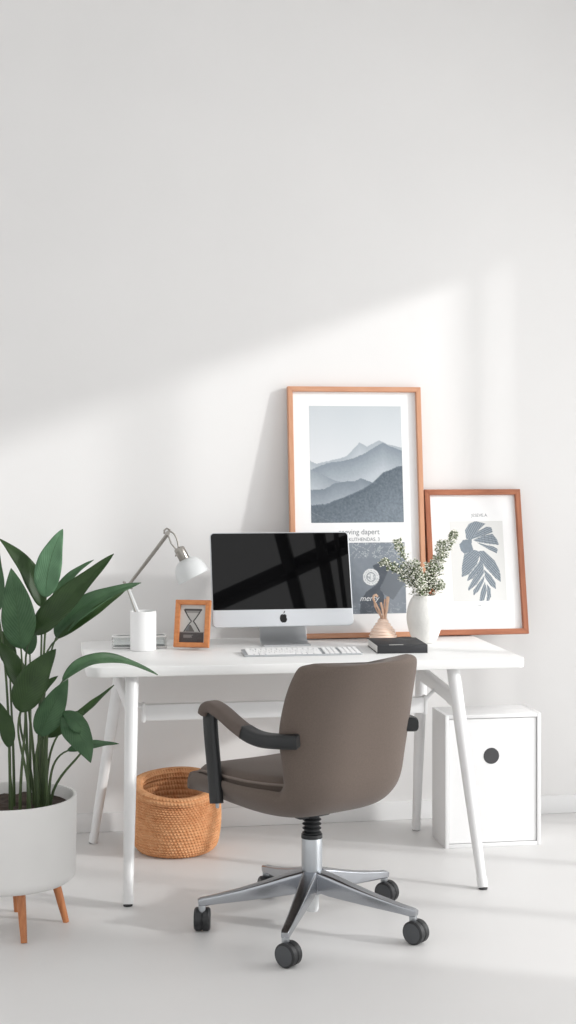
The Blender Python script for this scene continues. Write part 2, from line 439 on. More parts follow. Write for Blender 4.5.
# seat cushion
def superell(w, d, n, e=3.6):
    out = []
    for j in range(n):
        a = 2 * PI * j / n; ca, sa = math.cos(a), math.sin(a)
        out.append((math.copysign(abs(ca) ** (2 / e), ca) * w, math.copysign(abs(sa) ** (2 / e), sa) * d))
    return out
def cush_pt(p, sc, z):
    x, y = p[0] * sc, p[1] * sc + 0.030
    x *= 1 - .20 * smooth(0.0, .22, .02 - y)
    dz = 0.014 * (y / .22) ** 3 * -1 if y > 0 else 0.010 * (y / .22) ** 2
    return (x, y, z + dz + .010 * (abs(x) / .23) ** 2)
ce = superell(.252, .230, 72, 4.6)
crings = [[cush_pt(p, s_, z_) for p in ce] for s_, z_ in ((.94, .41), (.97, .425), (.99, .445), (1.0, .464), (.99, .476), (.95, .486), (.86, .492), (.7, .496), (.45, .498), (.2, .499))]
cu = obj('seat_cushion', MB().loft(crings).xf(BO), M['fabric'], chair, 60)
pp = [cush_pt(p, 1.006, .468) for p in ce]; pp += pp[:1]
obj('piping', MB().tube(pp, .0042, 8).xf(BO), M['piping'], cu)
for sx in (-1, 1):
    X = -.262 if sx < 0 else .275
    path = catmull([(X, .128, .652), (X, .120, .670), (X, .092, .680), (X, .04, .669), (X * .995, -.03, .643), (X * .985, -.075, .628)], 6)
    n = len(path)
    ar = obj('armrest', MB().sweep(path, [.023] + [.026] * (n - 2) + [.026], [.012] + [.018] * (n - 2) + [.020], up=(0, -.2, 1)).xf(BO), M['arm_pad'], chair)
    path = catmull([(X * .985, -.070, .6295), (X * .97, -.11, .622), (X * .95, -.16, .620), (X * .88, -.215, .622), (X * .80, -.248, .624)] if sx > 0 else [(X * .985, -.070, .6295), (X * .97, -.11, .620), (X * .95, -.16, .617), (X * .90, -.225, .622), (X * .80, -.262, .624)], 6)
    obj('arm_bracket', MB().sweep(path, [.024] * len(path), [.020] + [.021] * (len(path) - 2) + [.017]).xf(BO), M['black'], ar)
    post = catmull([(X, .110, .664), (X * 1.01, .100, .60), (X * 1.03, .076, .50), (X * 1.055, .056, .43), (X * 1.06, .050, .402)], 5)
    n = len(post)
    po = obj('arm_post', MB().sweep(post, [.012] * n, [.030 - .004 * i / n for i in range(n)], up=(0, 1, 0)).xf(BO), M['black'], ar)
    obj('post_screw', MB().tube([(X * 1.05, .05, .404), (X * 1.05, .05, .388)], [.006, .005], 12).xf(BO), M['alu'], po)
# stitched tag at the shell side
obj('mechanism', MB().box((-.01, .0, .358), (.075, .12, .03), .008).box((-.03, .0, .336), (.05, .03, .010), .003), M['black'], chair)
bel = []
for i in range(37):
    z = .340 - i * .0022; bel.append((.0255 - .006 * i / 36 * 0 + .0038 * math.sin(i * PI / 3), z))
obj('bellows', MB().lathe([(.01, .3405)] + bel + [(.01, .2610)], 28), M['black'], chair)
colm = obj('gas_column', MB().lathe([(.02, .276), (.030, .274), (.0315, .270), (.0315, .15), (.028, .14)], 36), M['alu_satin'], chair)
obj('column_cap', MB().lathe([(.02, .282), (.0318, .280), (.0325, .272), (.0325, .268), (.02, .267)], 36), M['black'], colm)
obj('hub', MB().lathe([(.026, .165), (.036, .162), (.040, .15), (.040, .112), (.034, .102), (.02, .100)], 36), M['alu'], chair)
obj('column_sleeve', MB().lathe([(.015, .105), (.021, .104), (.021, .052), (.018, .046), (.01, .046)], 28), M['sleeve'], chair)
for ang in (180, 248, 322, 36, 106):
    a = rad(ang) - CPSI; d = Vector((math.cos(a), math.sin(a), 0)); sd = Vector((-d.y, d.x, 0)); R = .376 if ang == 248 else .347
    pts = [d * (.025 + (R - .025) * t) + Vector((0, 0, .140 - .052 * t - .004 * math.sin(t * PI))) for t in (0, .15, .35, .6, .85, .97, 1.0)]
    lg = obj('base_leg', MB().sweep(pts, [.024, .023, .020, .0165, .0135, .0125, .0105], [.031, .030, .024, .0175, .0125, .0115, .008], e=7), M['alu'], chair)
    tip = d * (R - .012)
    sp = obj('caster_stem', MB().lathe([(.009, .090), (.0115, .088), (.0115, .060), (.008, .052)], 20, tip), M['alu_satin'], lg)
    # wheels swivelled in different directions
    sw = {180: 350, 248: 225, 322: 222, 36: 225, 106: 190}[ang]
    ax = Vector((math.cos(rad(sw) - CPSI), math.sin(rad(sw) - CPSI), 0)); tr = Vector((-ax.y, ax.x, 0))
    c = tip + tr * .010 + Vector((0, 0, .0345))
    rot = Matrix((ax.cross(Vector((0, 0, 1))), Vector((0, 0, 1)), ax)).transposed().to_4x4()
    wm = MB()
    for s_ in (-1, 1):
        z0 = s_ * .0006; z1 = s_ * .0240
        wm.lathe([(.01, z0), (.031, z0), (.0343, z0 + s_ * .003), (.0343, z1 - s_ * .005), (.031, z1 - s_ * .001), (.0285, z1)], 40, c, mtx=rot)
    wh = obj('caster_wheel', wm, M['wheel'], lg)
    for s_ in (-1, 1):
        z1 = s_ * .0240
        obj('wheel_disc', MB().lathe([(.0287, z1 - s_ * .002), (.0285, z1 + s_ * .0004), (.012, z1 + s_ * .0012), (.004, z1 + s_ * .0014)], 36, c, mtx=rot), M['wheel_disc'], lg)
    obj('caster_hood', MB().tube([c - ax * .0012 + Vector((0, 0, .002)), c + ax * .0012 + Vector((0, 0, .002))], .033, 32), M['black'], lg)

# ------------------------------------------------------------------ framed prints leaning on the wall
def frame_rails(root, W, H, rail, depth, mv, mh, bev=.0015):
    """four mitred rails; X centred, Z from 0 to H, front at -depth"""
    names = (('frame_rail', [(-W / 2, 0), (W / 2, 0), (W / 2 - rail, rail), (-W / 2 + rail, rail)], mh),
             ('frame_rail', [(-W / 2, H), (-W / 2 + rail, H - rail), (W / 2 - rail, H - rail), (W / 2, H)], mh),
             ('frame_stile', [(-W / 2, 0), (-W / 2 + rail, rail), (-W / 2 + rail, H - rail), (-W / 2, H)], mv),
             ('frame_stile', [(W / 2, 0), (W / 2, H), (W / 2 - rail, H - rail), (W / 2 - rail, rail)], mv))
    for n, poly, m in names: 
        mb = MB().prism(poly, -depth, 0)
        bmesh.ops.bevel(mb.bm, geom=[e for e in mb.bm.edges if abs(e.verts[0].co.y - e.verts[1].co.y) < 1e-6], offset=bev, segments=2, affect='EDGES')
        obj(n, mb, m, root)
BW, BH = .527, .968
by0 = 5.585; lean_b = math.asin((WALL_Y - .001 - by0 - 0.002) / BH)
big = thing('framed_mountain_print', 'tall light-wood-framed poster of misty grey mountains leaning behind the monitor', 'picture frame', (1.202, by0, DZ + .0005), 0, 'framed prints leaning on the wall', rx=-lean_b)
frame_rails(big, BW, BH, .019, .030, M['oak'], M['oak_h'])
obj('backing_board', MB().box((0, -.004, BH / 2), (BW - .02, .004, BH - .02)), M['backing'], big)
mt = obj('mat_board', MB().box((0, -.011, BH / 2), (BW - .03, .003, BH - .03)), M['mat_board'], big)
R1 = [(0, .47), (.07, .5), (.155, .48), (.3, .455), (.4, .43), (.47, .37), (.54, .315), (.58, .33), (.62, .35), (.68, .325), (.75, .295), (.85, .33), (1, .36)]
R2 = [(0, .55), (.19, .49), (.33, .475), (.47, .45), (.6, .405), (.7, .355), (.79, .315), (.88, .35), (1, .385)]
R3 = [(0, .545), (.12, .585), (.26, .64), (.5, .68), (1, .75)]
R4 = [(0, .72), (.14, .715), (.26, .665), (.4, .645), (.47, .65), (.55, .62), (.67, .66), (1, .75)]
R5 = [(0, .85), (.155, .84), (.36, .78), (.53, .725), (.67, .66), (.79, .57), (.88, .545), (.95, .52), (1, .515)]
R6 = [(0, .9), (.15, .965), (.28, 1.0), (1, 1.2)]
def mountains(u, v):
    j = noise.noise(Vector((u * 22, 3.1, 0))) * .006 + noise.noise(Vector((u * 60, 7.7, 0))) * .003
    g = noise.noise(Vector((u * 55, v * 70, 1.5))) + .6 * noise.noise(Vector((u * 120, v * 150, 4.5)))
    c = mixc((198, 204, 208), (216, 219, 222), v * 2 + .1 * noise.noise(Vector((u * 3, v * 3, 0))))
    for R, top, bot, dep, gr in ((R1, (168, 176, 183), (196, 202, 207), .13, 2), (R2, (134, 144, 153), (186, 193, 199), .24, 4),
                                 (R3, (146, 155, 163), (180, 187, 193), .15, 3), (R4, (126, 136, 145), (158, 166, 174), .14, 4),
                                 (R5, (98, 108, 117), (124, 134, 143), .35, 13), (R6, (104, 114, 122), (116, 125, 133), .2, 12)):
        y = interp(R, u) + j
        if v > y:
            c = mixc(top, bot, (v - y) / dep)
            c = tuple(x + gr * g for x in c)
            if R in (R5, R6) and v - y < .008: c = tuple(x + 14 for x in c)
    return c
px0 = -BW / 2 + .160 * BW; pw = .692 * BW
art('mountain_print', pw, .469 * BH, 150, 200, mountains, mt, px0, BH - .076 * BH, -.0129)
text('title_lettering', 'seeving dapert', .030, M['ink'], mt, (px0 + .29 * pw, -.0129, BH * (1 - .592)), sx=.92)
text('subtitle_lettering', 'KUTHENDAS. 3', .019, M['ink'], mt, (px0 + .395 * pw, -.0129, BH * (1 - .6185)), sx=.95)
def U(x, y): return ((345 + x / 9.6 - 308) / 92, (540 + y / 9.6 - 546) / 69.5)
darkp = [U(*p) for p in ((215, 275), (280, 250), (350, 265), (372, 315), (330, 400), (285, 480), (320, 560), (330, 740), (85, 740), (88, 620), (150, 520), (245, 455), (265, 380))]
panel = [U(*p) for p in ((372, 312), (440, 335), (525, 375), (520, 440), (460, 520), (405, 600), (335, 555), (280, 500))]
def lower(u, v):
    g = noise.noise(Vector((u * 18, v * 14, 9))) + .5 * noise.noise(Vector((u * 50, v * 60, 2)))
    c = mixc((126, 134, 143), (146, 153, 161), .5 + .5 * noise.noise(Vector((u * 3, v * 3, 5))))
    c = tuple(x + 5 * g for x in c)
    if inpoly(u, v, darkp): c = tuple(x + 6 * g for x in (92, 98, 106))
    if inpoly(u, v, panel): c = (118, 124, 131)
    if v < .22 and u > .35 and abs(g) < .06: c = (186, 192, 196)
    if v > .85 and abs(noise.noise(Vector((u * 12, v * 30, 6)))) < .05: c = tuple(x + 26 for x in c)
    du, dv = (u - .628), (v - .485) * 69.5 / 92
    r = math.hypot(du, dv)
    if r < .088:
        c = (232, 234, 235)
        if .040 < r < .052 or .066 < r < .070: c = (160, 166, 171)
        elif r < .036 and noise.noise(Vector((u * 40, v * 40, 8))) > .05: c = (176, 181, 185)
    return c
lp = art('lower_print', pw, .282 * BH, 150, 112, lower, mt, px0, BH * (1 - .625), -.0129)
text('script_lettering', 'mersy', .030, M['ink_white'], mt, (px0 + .50 * pw, -.0131, BH * (1 - .856)), shear=.3)

SW, SH = .390, .570
sy0 = 5.588; lean_s = math.asin((WALL_Y - .001 - sy0 - .001) / SH)
small = thing('framed_leaf_print', 'smaller brown-framed grey leaf print leaning beside the white vase', 'picture frame', (1.677, sy0, DZ + .0005), 0, 'framed prints leaning on the wall', rx=-lean_s)
frame_rails(small, SW, SH, .021, .028, M['walnut'], M['walnut_h'])
obj('backing_board', MB().box((0, -.004, SH / 2), (SW - .02, .004, SH - .02)), M['backing'], small)
mt2 = obj('mat_board', MB().box((0, -.010, SH / 2), (SW - .03, .003, SH - .03)), M['mat_board'], small)
def lf(*pts): return [((X - 65 - (Y - 65) * .065) / 425, (Y - 65) / 665) for X, Y in pts]
def grow(poly, k=1.05):
    cx_ = sum(p[0] for p in poly) / len(poly); cy_ = sum(p[1] for p in poly) / len(poly)
    return [(cx_ + (x - cx_) * k, cy_ + (y - cy_) * k) for x, y in poly]
lobes = [(lf((205, 210), (195, 140), (225, 90), (275, 68), (350, 90), (300, 140), (270, 190), (250, 215)), 60),
    (lf((250, 215), (300, 150), (360, 115), (400, 120), (410, 160), (330, 190)), 25), (lf((260, 225), (340, 190), (410, 175), (445, 220), (460, 265), (380, 255), (300, 240)), 8),
    (lf((290, 245), (360, 265), (420, 280), (452, 300), (445, 335), (380, 300), (320, 265)), -25), (lf((245, 215), (180, 225), (150, 260), (165, 310), (190, 335), (260, 310), (245, 260)), None),
    (lf((300, 320), (270, 310), (190, 345), (175, 440), (175, 525), (230, 500), (290, 420), (310, 350)), 40), (lf((320, 380), (300, 420), (230, 510), (215, 560), (260, 540), (340, 440)), 50),
    (lf((340, 440), (260, 550), (225, 620), (230, 640), (290, 590), (345, 500)), 55), (lf((350, 520), (300, 590), (265, 640), (268, 680), (310, 640), (345, 570)), 62),
    (lf((310, 320), (350, 320), (430, 400), (470, 480), (480, 570), (440, 540), (360, 450), (320, 390)), -50), (lf((350, 470), (400, 520), (440, 580), (440, 630), (400, 600), (360, 540)), -55),
    (lf((355, 575), (325, 650), (315, 730), (350, 720), (370, 640)), 72), (lf((370, 590), (400, 630), (405, 690), (390, 725), (370, 725), (375, 650)), -80)]
lobes = [(grow(q), a_) for q, a_ in lobes]
def leafprint(u, v):
    c = (224, 224, 222)
    g = noise.noise(Vector((u * 30, v * 40, 2)))
    for poly, ang in lobes:
        if inpoly(u, v, poly):
            c = tuple(x + 7 * g for x in (128, 138, 147))
            if ang is not None:
                a = rad(ang); x, y = u * 425, v * 665
                s_ = math.sin((x * math.sin(a) + y * math.cos(a)) * .42 + 1.5 * noise.noise(Vector((u * 5, v * 7, 4))))
                if s_ > .8: c = (172, 179, 185)
                elif s_ < -.5: c = tuple(q - 16 for q in c)
    return c
sx0 = -SW / 2 + .25 * SW; sw_ = .555 * SW
art('leaf_print', sw_, .553 * SH, 120, 180, leafprint, mt2, sx0, SH * (1 - .218), -.0117)
text('small_lettering', 'JESEVE.A', .0175, M['ink'], mt2, (sx0 + .42 * sw_, -.0117, SH * (1 - .188)))
text('caption_lettering', '.oo.', .012, M['ink'], mt2, (sx0 + .44 * sw_, -.0117, SH * (1 - .806)))

# hourglass photo frame on the desk
pf = thing('photo_frame', 'small orange wooden photo frame showing an hourglass beside the lamp', 'photo frame', (.536, 5.345, DZ + .0065), rad(-19), rx=rad(-13))
PW, PH = .128, .170
def deep_rails(root):
    r = .017; dp = .024
    frame_rails(root, PW, PH, r, dp, M['cherry'], M['cherry'])
deep_rails(pf)
obj('backing_board', MB().box((0, -.003, PH / 2), (PW - .01, .004, PH - .01)), M['backing'], pf)
def hourglass(u, v):
    g = noise.noise(Vector((u * 20, v * 25, 3)))
    c = mixc((206, 205, 202), (186, 185, 182), v); c = tuple(x + 4 * g for x in c)
    x = u - .5
    # glass silhouette between v=.12 and v=.72, waist at .44
    if .12 < v < .71:
        wv = abs(v - .43) / .30
        hw = .035 + .29 * min(1, wv) ** .85
        if abs(abs(x + .02) - hw) < .028: c = (76, 74, 74)
        elif abs(x + .02) < hw:
            c = tuple(q - 14 for q in c)
            if v > .52 and abs(x + .1) < (v - .5) * .9: c = (104, 100, 98)
            if v < .22: c = (150, 149, 147)
    if .10 < v < .155 and abs(x) < .34: c = (82, 80, 80)
    if .20 < u < .38 and .42 < v < .68 and x + .34 > .0 and (u - .2) * 1.2 > (.68 - v): c = mixc(c, (120, 126, 134), .5)
    if v > .72 and u < .94: c = tuple(q + 7 * g for q in (84, 80, 80))
    if .78 < v < .87 and .16 < u < .5 + .1 * g: c = (128, 124, 122)
    if .70 < v < .73: c = (150, 148, 146)
    return c
art('hourglass_picture', PW - .032, PH - .032, 70, 100, hourglass, pf, -PW / 2 + .016, PH - .016, -.0085)
obj('easel_leg', MB().sweep([(0, .0, PH * .7), (0, .028, PH * .35), (0, .0495, -.010 + .016)], .014, .0015, up=(0, 1, .3)), M['backing'], pf)

# ------------------------------------------------------------------ desktop computer
mx_, my_ = .872, 5.355
ml = rad(17)
mon = thing('computer', 'silver all-in-one desktop computer with a black screen on white desk', 'computer', (mx_, my_, DZ))
MW, MH = .520, .352
mz0 = .076
tilt = Matrix.Translation((0, 0, mz0)) @ Matrix.Rotation(-ml, 4, 'X')
def panel_mesh(w, h, z0, r, y0, y1, bulge=0.0, seg=8, rb=None):
    o_ = rrect(w, h, r if rb is None else (rb, rb, r, r), seg, 0, z0 + h / 2)
    mb = MB(); rings = []
    e = .0018
    def ring(y, sc): 
        return [Vector((p[0] * (1 - sc / (w / 2)), y, z0 + h / 2 + (p[1] - z0 - h / 2) * (1 - sc / (h / 2)))) for p in o_]
    rings.append(ring(y0, e)); rings.append(ring(y0 + e * .4, e * .3)); rings.append(ring(y0 + e, 0)); rings.append(ring(y1, 0))
    if bulge:
        for t in (.15, .35, .6, .85, 1.0):
            rings.append(ring(y1 + bulge * math.sin(t * PI / 2), .16 * (1 - math.cos(t * PI / 2))))
    return mb.loft(rings)
bd = obj('monitor_shell', panel_mesh(MW, MH, 0, .016, -.004, .004, .030).xf(tilt), M['monitor_body'], mon)
CHIN = .062
scz = CHIN
obj('screen', panel_mesh(MW - .006, MH - CHIN - .003, CHIN, .013, -.0052, -.003, rb=.0025).xf(tilt), M['screen'], mon, 8)
# emblem on the chin: a bitten fruit with a leaf
ap = []
for k in range(72):
    a = 2 * PI * k / 72
    x, z = math.sin(a), math.cos(a)
    r = 1.0 + .06 * math.cos(2 * a)
    if abs(math.atan2(x, z)) < .55: r -= .20 * (1 - abs(math.atan2(x, z)) / .55)
    b_ = abs(abs(a - PI))
    if b_ < .35: r -= .10 * (1 - b_ / .35)
    px_, pz_ = x * r * .82, z * r * .92 - .1
    if math.hypot(px_ - 1.02, pz_ - .08) < .42:
        dx, dz = px_ - 1.02, pz_ - .08; q = math.hypot(dx, dz) or 1
        px_, pz_ = 1.02 + dx / q * .42, .08 + dz / q * .42
    ap.append((px_, pz_))
sc_ = .0175
em = MB().prism([(p[0] * sc_, p[1] * sc_ + CHIN * .50) for p in ap], -.0046, -.0036)
lfp = []
for k in range(12):
    t = k / 11; lfp.append((.02 + .42 * t, .92 + .56 * t + .16 * math.sin(t * PI)))
for k in range(1, 11):
    t = 1 - k / 11; lfp.append((.02 + .42 * t, .92 + .56 * t - .16 * math.sin(t * PI)))
em.prism([(p[0] * sc_, p[1] * sc_ + CHIN * .50) for p in lfp], -.0046, -.0036)
obj('emblem', em.xf(tilt), M['logo'], mon)
# stand: bent aluminium sheet, neck behind the panel and flat foot
stp2 = catmull([(0, .108, .27), (0, .116, .20), (0, .122, .12), (0, .118, .05), (0, .102, .016), (0, .078, .0045), (0, .05, .0035), (0, .02, .0032)], 6)
obj('stand', MB().sweep([(p[0] + .016, p[1], p[2]) for p in stp2], .088, .003, up=(0, -1, .6), e=8, seg=24), M['stand'], mon)
obj('stand_hinge', MB().tube([(-.05, .106, .262), (.05, .106, .262)], .010, 16), M['stand'], mon)

# keyboard
kb = thing('keyboard', 'slim white keyboard lying in front of the computer', 'keyboard', (.905, 5.168, DZ), rad(-1.5))
KW, KD = .418, .122
slope = Matrix.Translation((0, 0, .0065)) @ Matrix.Rotation(rad(3.0), 4, 'X')
kbm = slab(rrect(KW, KD, .008, 5), -.0025, .0025, .0008).xf(slope)
kbo = obj('keyboard_base', kbm, M['kb_base'], kb)
km = MB(); kp = .0182
for r in range(6):
    y = -KD / 2 + .012 + r * .0192
    x = -KW / 2 + .012
    widths = [1] * 14 if r not in (0, 1, 2, 3) else {0: [1.2, 1, 1.2, 5.6, 1.2, 1, 1.2, 1.6], 1: [2.2] + [1] * 10 + [1.8], 2: [1.7] + [1] * 11 + [1.3], 3: [1.4] + [1] * 12 + [.6]}[r]
    tot = sum(widths); s_ = .262 / tot
    for wd in widths:
        km.box((x + wd * s_ / 2, y, .0045), (wd * s_ - .0026, .0165, .0035), .0009, seg=1); x += wd * s_
    x = -KW / 2 + .012 + .262 + .010
    for k in range(3): km.box((x + .0085, y, .0045), (.0148, .0165, .0035), .0009, seg=1); x += .0172
    x += .008
    for k in range(4): km.box((x + .0085, y, .0045), (.0148, .0165, .0035), .0009, seg=1); x += .0172
obj('keys', km.xf(slope), M['key'], kbo)
obj('keyboard_foot', MB().tube([(-KW / 2 + .01, KD / 2 - .010, .005), (KW / 2 - .01, KD / 2 - .010, .005)], .005, 12), M['kb_base'], kb)

# ------------------------------------------------------------------ book
bk = thing('book', 'thick black hardcover notebook lying in front of the vase', 'book', (1.264, 5.225, DZ), rad(-3))
BKW, BKD, BKT = .180, .21, .030
cv = MB().box((0, 0, .0015), (BKW, BKD, .003), .0012).box((0, 0, BKT - .0015), (BKW, BKD, .003), .0012)
cv.box((BKW / 2 - .002, 0, BKT / 2), (.004, BKD, BKT - .001), .0014).box((0, -BKD / 2 + .002, BKT / 2), (BKW, .004, BKT - .001), .0014)
obj('cover', cv, M['book'], bk)
obj('page_block', MB().box((-.004, .001, BKT / 2), (BKW - .010, BKD - .010, BKT - .006), .001), M['pages'], bk)
obj('label_tab', MB().box((-.022, -BKD / 2 + .004, BKT + .0004), (.050, .012, .0009)), M['tab'], bk)

# ------------------------------------------------------------------ vase and sprigs
vase = MB()
vp = catmull([(.030, 0), (.040, .004), (.053, .028), (.0640, .065), (.0675, .095), (.0635, .130), (.0535, .158), (.0435, .172), (.0415, .1755)], 6)
vp += [(.040, .1775), (.0375, .1755), (.043, .160), (.055, .12), (.055, .07), (.035, .02), (.01, .015)]
VX, VY = 1.413, 5.405
def vfn(p, a, r, z):
    k = 1 + .010 * noise.noise(Vector((p.x * 30, p.y * 30, z * 30))) + .006 * noise.noise(Vector((p.x * 70, p.y * 70, z * 70)))
    return Vector((p.x * k, p.y * k, z))
vobj = obj('vase', vase.lathe(vp, 72, fn=vfn), M['ceramic']); vobj.location = (VX, VY, DZ)
tag(vobj, 'white textured ceramic egg-shaped vase holding flowering sprigs', 'vase')
SPR = [
 ('sprig reaching far left across the grey lower print', [(1.408, 5.42, .78), (1.399, 5.42, .902), (1.335, 5.40, .985), (1.248, 5.38, 1.036)], 150),
 ('thin sprig with a bare tip rising against the tall poster', [(1.409, 5.42, .78), (1.403, 5.42, .902), (1.362, 5.40, 1.000), (1.318, 5.39, 1.072), (1.303, 5.385, 1.112)], 95),
 ('short bushy sprig at left centre above the vase rim', [(1.413, 5.42, .78), (1.412, 5.415, .902), (1.392, 5.39, .975), (1.365, 5.37, 1.030)], 120),
 ('sprig standing upright in front of the wooden edge of the tall poster', [(1.417, 5.42, .78), (1.422, 5.42, .902), (1.430, 5.41, .965), (1.428, 5.40, 1.02)], 90),
 ('tallest sprig leaning right to the leaf print', [(1.421, 5.42, .78), (1.428, 5.42, .902), (1.468, 5.40, 1.025), (1.522, 5.38, 1.140)], 150),
 ('full sprig rising between the two picture frames', [(1.42, 5.43, .78), (1.426, 5.43, .902), (1.455, 5.43, 1.00), (1.487, 5.43, 1.105)], 120),
 ('stubby sprig drooping right over the vase rim', [(1.42, 5.41, .78), (1.434, 5.405, .898), (1.456, 5.39, .938), (1.472, 5.38, .948)], 60),
 ('low front sprig spilling forward over the vase mouth', [(1.413, 5.41, .78), (1.410, 5.40, .900), (1.395, 5.365, .935), (1.372, 5.34, .960)], 80)]
def small_leaf(bm, c, d, n, L, W):
    d = d.normalized(); s_ = d.cross(n).normalized(); up = s_.cross(d).normalized()
    pts = [(0, 0), (.3, .8), (.6, 1.0), (.85, .6)]
    ctr = [c + d * L * t + up * (L * .12 * math.sin(t * PI)) for t in (0, .3, .6, .85, 1.0)]
    vl = [bm.verts.new(ctr[i] + s_ * W * pts[i][1] / 2 + up * W * .12 * pts[i][1]) for i in range(1, 4)]
    vr = [bm.verts.new(ctr[i] - s_ * W * pts[i][1] / 2 + up * W * .12 * pts[i][1]) for i in range(1, 4)]
    vc = [bm.verts.new(p) for p in ctr]
    bm.faces.new((vc[0], vl[0], vc[1])); bm.faces.new((vc[0], vc[1], vr[0]))
    for i in range(2):
        bm.faces.new((vc[i + 1], vl[i], vl[i + 1], vc[i + 2])); bm.faces.new((vc[i + 1], vc[i + 2], vr[i + 1], vr[i]))
    bm.faces.new((vc[3], vl[2], vc[4])); bm.faces.new((vc[3], vc[4], vr[2]))
def rnd_unit():
    while True:
        v = Vector((random.uniform(-1, 1), random.uniform(-1, 1), random.uniform(-1, 1)))
        if .05 < v.length < 1: return v.normalized()
for lab, pts, n in SPR:
    base = Vector(pts[0])
    t_ = thing('flower_sprig', lab, 'flowers', base, 0, 'flowering sprigs in the vase')
    path = [Vector(p) - base for p in catmull(pts, 6)]
    sm = MB().tube(path, [.0021 - .0012 * i / len(path) for i in range(len(path))], 6)
    lb = bmesh.new(); fb = MB()
    top = [p for p in path if p.z + base.z > .905]
    for k in range(int(n * 2.3)):
        f = random.random() ** .85 * (len(top) - 1); i = int(f); p = top[i].lerp(top[min(i + 1, len(top) - 1)], f - i)
        tdir = (top[min(i + 1, len(top) - 1)] - top[max(i - 1, 0)]).normalized()
        frac = f / (len(top) - 1)
        sp = rnd_unit(); sp = (sp - tdir * sp.dot(tdir)).normalized()
        rr = random.uniform(.006, .036) * (1.05 - .62 * frac)
        e = p + sp * rr + tdir * rr * random.uniform(.1, .9)
        if k % 3 == 0: sm.tube([p, p.lerp(e, .5) + Vector((0, 0, .001)), e], [.0008, .0007, .0005], 4)
        small_leaf(lb, p.lerp(e, .65), (sp + tdir * .7 + rnd_unit() * .6), rnd_unit(), random.uniform(.007, .012), random.uniform(.004, .0065))
        if random.random() < .85:
            b = bmesh.new(); bmesh.ops.create_icosphere(b, subdivisions=1, radius=random.uniform(.0022, .0042))
            fb._merge(b, Matrix.Translation(e + rnd_unit() * .004) @ Matrix.Diagonal((1, 1, random.uniform(.6, 1), 1)))
    so_ = obj('stem', sm, M['sprig_stem'], t_)
    lo = obj('leaves', lb, M['sprig_leaf'], t_); lo['kind'] = 'stuff'
    md = lo.modifiers.new('thick', 'SOLIDIFY'); md.thickness = .0004
    bo = obj('blossoms', fb, M['blossom'], t_); bo['kind'] = 'stuff'

# ------------------------------------------------------------------ ribbed peach bottle with dried stalks
dp = []
for i in range(121):
    t = i / 120; z = t * .088
    r = interp([(0, .046), (.08, .0505), (.25, .0515), (.5, .044), (.75, .028), (.9, .019), (1, .0165)], t)
    dp.append((r + .0024 * math.sin(t * 2 * PI * 8) * (1 if .04 < t < .97 else 0), z))
dprof = [(.02, 0)] + dp + [(.0135, .088), (.0125, .08), (.022, .06), (.03, .03), (.01, .012)]
DXc, DYc = 1.262, 5.440
dob = obj('bud_vase', MB().lathe(dprof, 56, fn=lambda p, a, r, z: p + Vector((0, 0, .0022 * math.sin(a) * (1 if .01 < z < .08 else 0)))), M['peach'])
dob.location = (DXc, DYc, DZ); tag(dob, 'small peach ribbed bottle vase beside the monitor', 'bud vase')
DR = [('dried stalk curling left at its pale tip', [(-.002, 0, .03), (-.004, 0, .088), (-.018, -.004, .125), (-.034, -.006, .152), (-.038, -.006, .170), (-.030, -.008, .178), (-.023, -.006, .171)], .0042),
      ('broad dried stalk standing upright at the right of the bottle', [(.003, 0, .03), (.008, 0, .088), (.015, 0, .13), (.019, 0, .170)], .0060),
      ('dried stalk bowed left below the curled one', [(-.003, .003, .03), (-.006, .004, .088), (-.022, .006, .118), (-.030, .008, .139), (-.029, .008, .155)], .0030),
      ('short knobbly dried stalk in the middle of the bunch', [(0, -.004, .03), (.0, -.006, .088), (-.004, -.010, .12), (-.012, -.014, .150)], .0040),
      ('slim dried stalk behind the upright broad one', [(.002, .005, .03), (.006, .006, .088), (.007, .010, .125), (.011, .014, .160)], .0032)]
for lab, pts, r in DR:
    path = catmull(pts, 6); n = len(path)
    o = obj('dried_stalk', MB().tube(path, [r * (.8 + .25 * math.sin(i * 1.3) * .4 + .25 * i / n) for i in range(n)], 9), M['dried'])
    o.location = (DXc, DYc, DZ); tag(o, lab, 'dried stalk', 'dried stalks in the peach bottle')

# ------------------------------------------------------------------ desk lamp
LX, LY = .362, 5.36
lamp = thing('desk_lamp', 'white articulated desk lamp with dome shade on a cylinder base', 'desk lamp', (LX, LY, DZ))
def P(x, z, dy=0): return Vector((x - LX, dy, z - DZ))
obj('base', MB().lathe([(.03, 0), (.0445, .0004), (.0465, .003), (.0465, .138), (.0455, .1405), (.0435, .1405), (.043, .137), (.043, .02), (.01, .018)], 56), M['lamp_base'], lamp)
la = obj('lower_arm', MB().sweep([P(.372, .775), P(.354, .820), P(.330, .890), P(.306, .957)], [.0075, .0075, .007, .0055], [.012, .0115, .009, .006], up=(1, 0, .3)), M['lamp_white'], lamp)
obj('arm_rod', MB().tube([P(.339, .855, -.010), P(.304, .950, -.008)], .0022, 10), M['nickel'], la)
jt = obj('elbow_joint', MB().tube([P(.304, .961, -.014), P(.304, .961, .014)], .0085, 20).tube([P(.296, .974, -.012), P(.296, .974, .004)], .004, 12).tube([P(.304, .961, 0), P(.290, .977, 0)], .0035, 10).box(P(.313, .955, 0), (.022, .012, .012), .003), M['nickel'], lamp)
a0, a1 = P(.307, .965), P(.447, 1.149)
up_ = obj('upper_arm', MB().tube([a0 + Vector((0, -.006, 0)), a1 + Vector((0, -.006, 0))], .0030, 12).tube([a0 + Vector((.004, .006, -.004)), a1 + Vector((.003, .006, -.006))], .0022, 12), M['nickel'], lamp)
